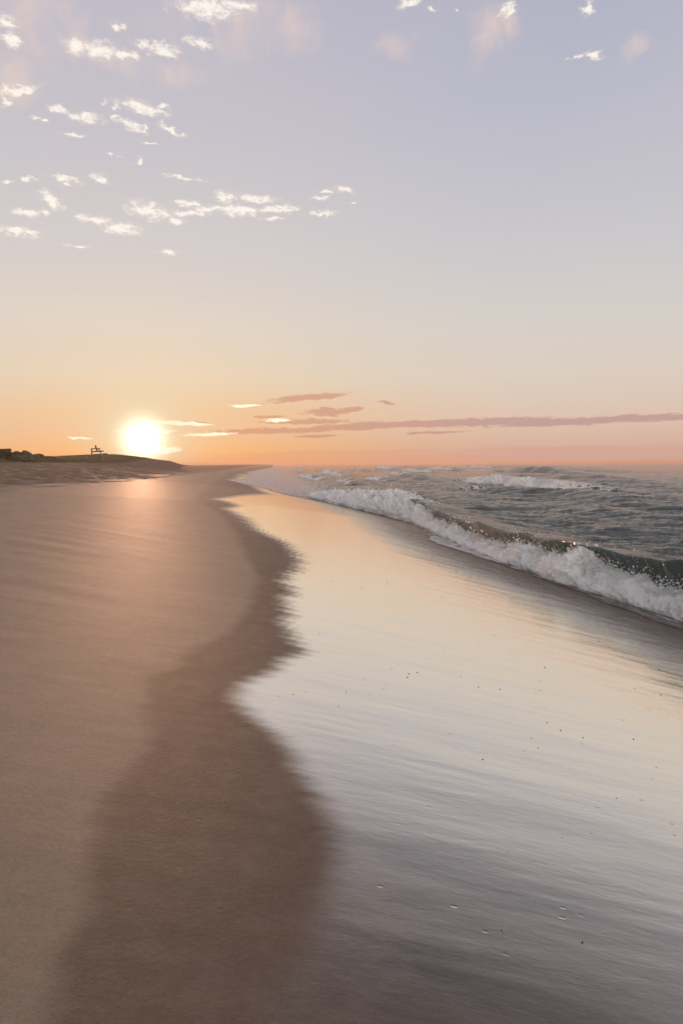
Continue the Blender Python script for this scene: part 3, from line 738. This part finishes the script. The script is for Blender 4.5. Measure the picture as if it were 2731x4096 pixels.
# ---------------------------------------------------------------- small boats on the horizon
def boat(px, d, L, label, mast_h, cat):
    x, y = d * math.sin(R(azp(px))), d * math.cos(R(azp(px)))
    root = bpy.data.objects.new('small_boat', None); C.objects.link(root)
    root.location = (x, y, .1); root.rotation_euler = (0, 0, R(8))
    tag(root, label, cat)
    sec = [(-.5, .30, .9, .0), (-.3, .36, .8, -.15), (0, .38, .85, -.2), (.3, .26, 1.05, -.15), (.5, .02, 1.45, .3)]
    V = []
    for t, hw, top, bot in sec:
        x_, hwm = t * L, hw * L * .32
        V += [(x_, -hwm, top), (x_, -hwm * .8, (top + bot) / 2), (x_, 0, bot), (x_, hwm * .8, (top + bot) / 2), (x_, hwm, top)]
    F = []
    for i in range(4):
        for j in range(4):
            a = i * 5 + j; F.append((a, a + 1, a + 6, a + 5))
        F.append((i * 5 + 4, i * 5, i * 5 + 5, i * 5 + 9))
    F += [(4, 3, 2, 1, 0), (20, 21, 22, 23, 24)]
    me = bpy.data.meshes.new('hull'); me.from_pydata(V, [], F); me.update()
    link_mesh('hull', me, BOATM, root)
    beams('cabin', [((-.25 * L, 0, 1.25), (.08 * L, 0, 1.25), L * .17, 1.0)], BOATM, root, .05)
    beams('mast', [((-.02 * L, 0, .9), (-.02 * L, 0, mast_h), .25, .25)], BOATM, root, .02)
boat(1966, 1500, 4.4, 'small dark motor boat on the sea horizon, right of centre', 4.2, 'boat')
boat(1328, 1300, 2.2, 'tiny dark boat on the sea horizon near the picture centre', 3.6, 'boat')

# ---------------------------------------------------------------- pebbles left on the shining wet sand
def pebble_mesh(seed, r0):
    r = np.random.RandomState(seed)
    import bmesh
    b = bmesh.new(); bmesh.ops.create_icosphere(b, subdivisions=2, radius=r0)
    ax = np.array([1.0, r.uniform(.6, .9), r.uniform(.4, .6)])
    for v in b.verts:
        d = 1 + .22 * float(pn(v.co.x / r0 + seed, v.co.y / r0, v.co.z / r0))
        v.co = Vector((v.co.x * ax[0] * d, v.co.y * ax[1] * d, v.co.z * ax[2] * d))
    me = bpy.data.meshes.new('pebble'); b.to_mesh(me); b.free()
    for p in me.polygons: p.use_smooth = True
    return me
pm = [pebble_mesh(i, 1.0) for i in range(5)]
for m_ in pm: m_.materials.append(STONE)
sm = [m_.copy() for m_ in pm]
for m_ in sm: m_.materials.clear(); m_.materials.append(SHELL)
r = np.random.RandomState(8)
cnt = 0
while cnt < 70:
    ang = r.uniform(-8, 26); dd = math.exp(r.uniform(math.log(2.6), math.log(13)))
    x, y = dd * math.sin(R(ang)), dd * math.cos(R(ang))
    u, v = to_uv(x, y)
    if v < float(sheen_edge(np.array([u]))[0]) + .25 or v > float(foot_base(np.array([u]))[0]) - 1.2: continue
    pale = dd < 4.2 and r.rand() < .5
    me_ = (sm if pale else pm)[r.randint(5)]
    o = bpy.data.objects.new('pebble', me_); C.objects.link(o)
    s = (.0016 + .0006 * dd) * r.uniform(.6, 1.4)
    o.location = (x, y, zat(x, y) + s * .25); o.scale = (s, s, s); o.rotation_euler = (0, 0, r.uniform(0, 6.3))
    if pale: tag(o, 'tiny pale shell bit lying on the dark wet sand in the foreground', 'pebble', 'pale shell bits on the wet sand')
    else: tag(o, 'tiny dark pebble lying on the shining wet sand', 'pebble', 'dark pebbles on the wet sand')
    cnt += 1

# ---------------------------------------------------------------- haze: one even box of sea air round everything
def box_mesh(name, x0, x1, y0, y1, z0, z1):
    V = [(x, y, z) for z in (z0, z1) for y in (y0, y1) for x in (x0, x1)]
    F = [(0, 2, 3, 1), (4, 5, 7, 6), (0, 1, 5, 4), (2, 6, 7, 3), (0, 4, 6, 2), (1, 3, 7, 5)]
    me = bpy.data.meshes.new(name); me.from_pydata(V, [], F); me.update(); return me
hz, n = new_mat('haze_air')
pv = n.add('ShaderNodeVolumePrincipled')
pv.inputs['Color'].default_value = (.68, .51, .42, 1)
pv.inputs['Density'].default_value = HAZE_DENSITY
pv.inputs['Anisotropy'].default_value = .28
o_ = n.add('ShaderNodeOutputMaterial'); n.l.new(pv.outputs[0], o_.inputs['Volume'])
tag(link_mesh('haze', box_mesh('haze', -14000, 14000, -14000, 14000, -11, 7.4), hz), 'thin warm sea haze lying over the beach and water', 'haze', kind='stuff')
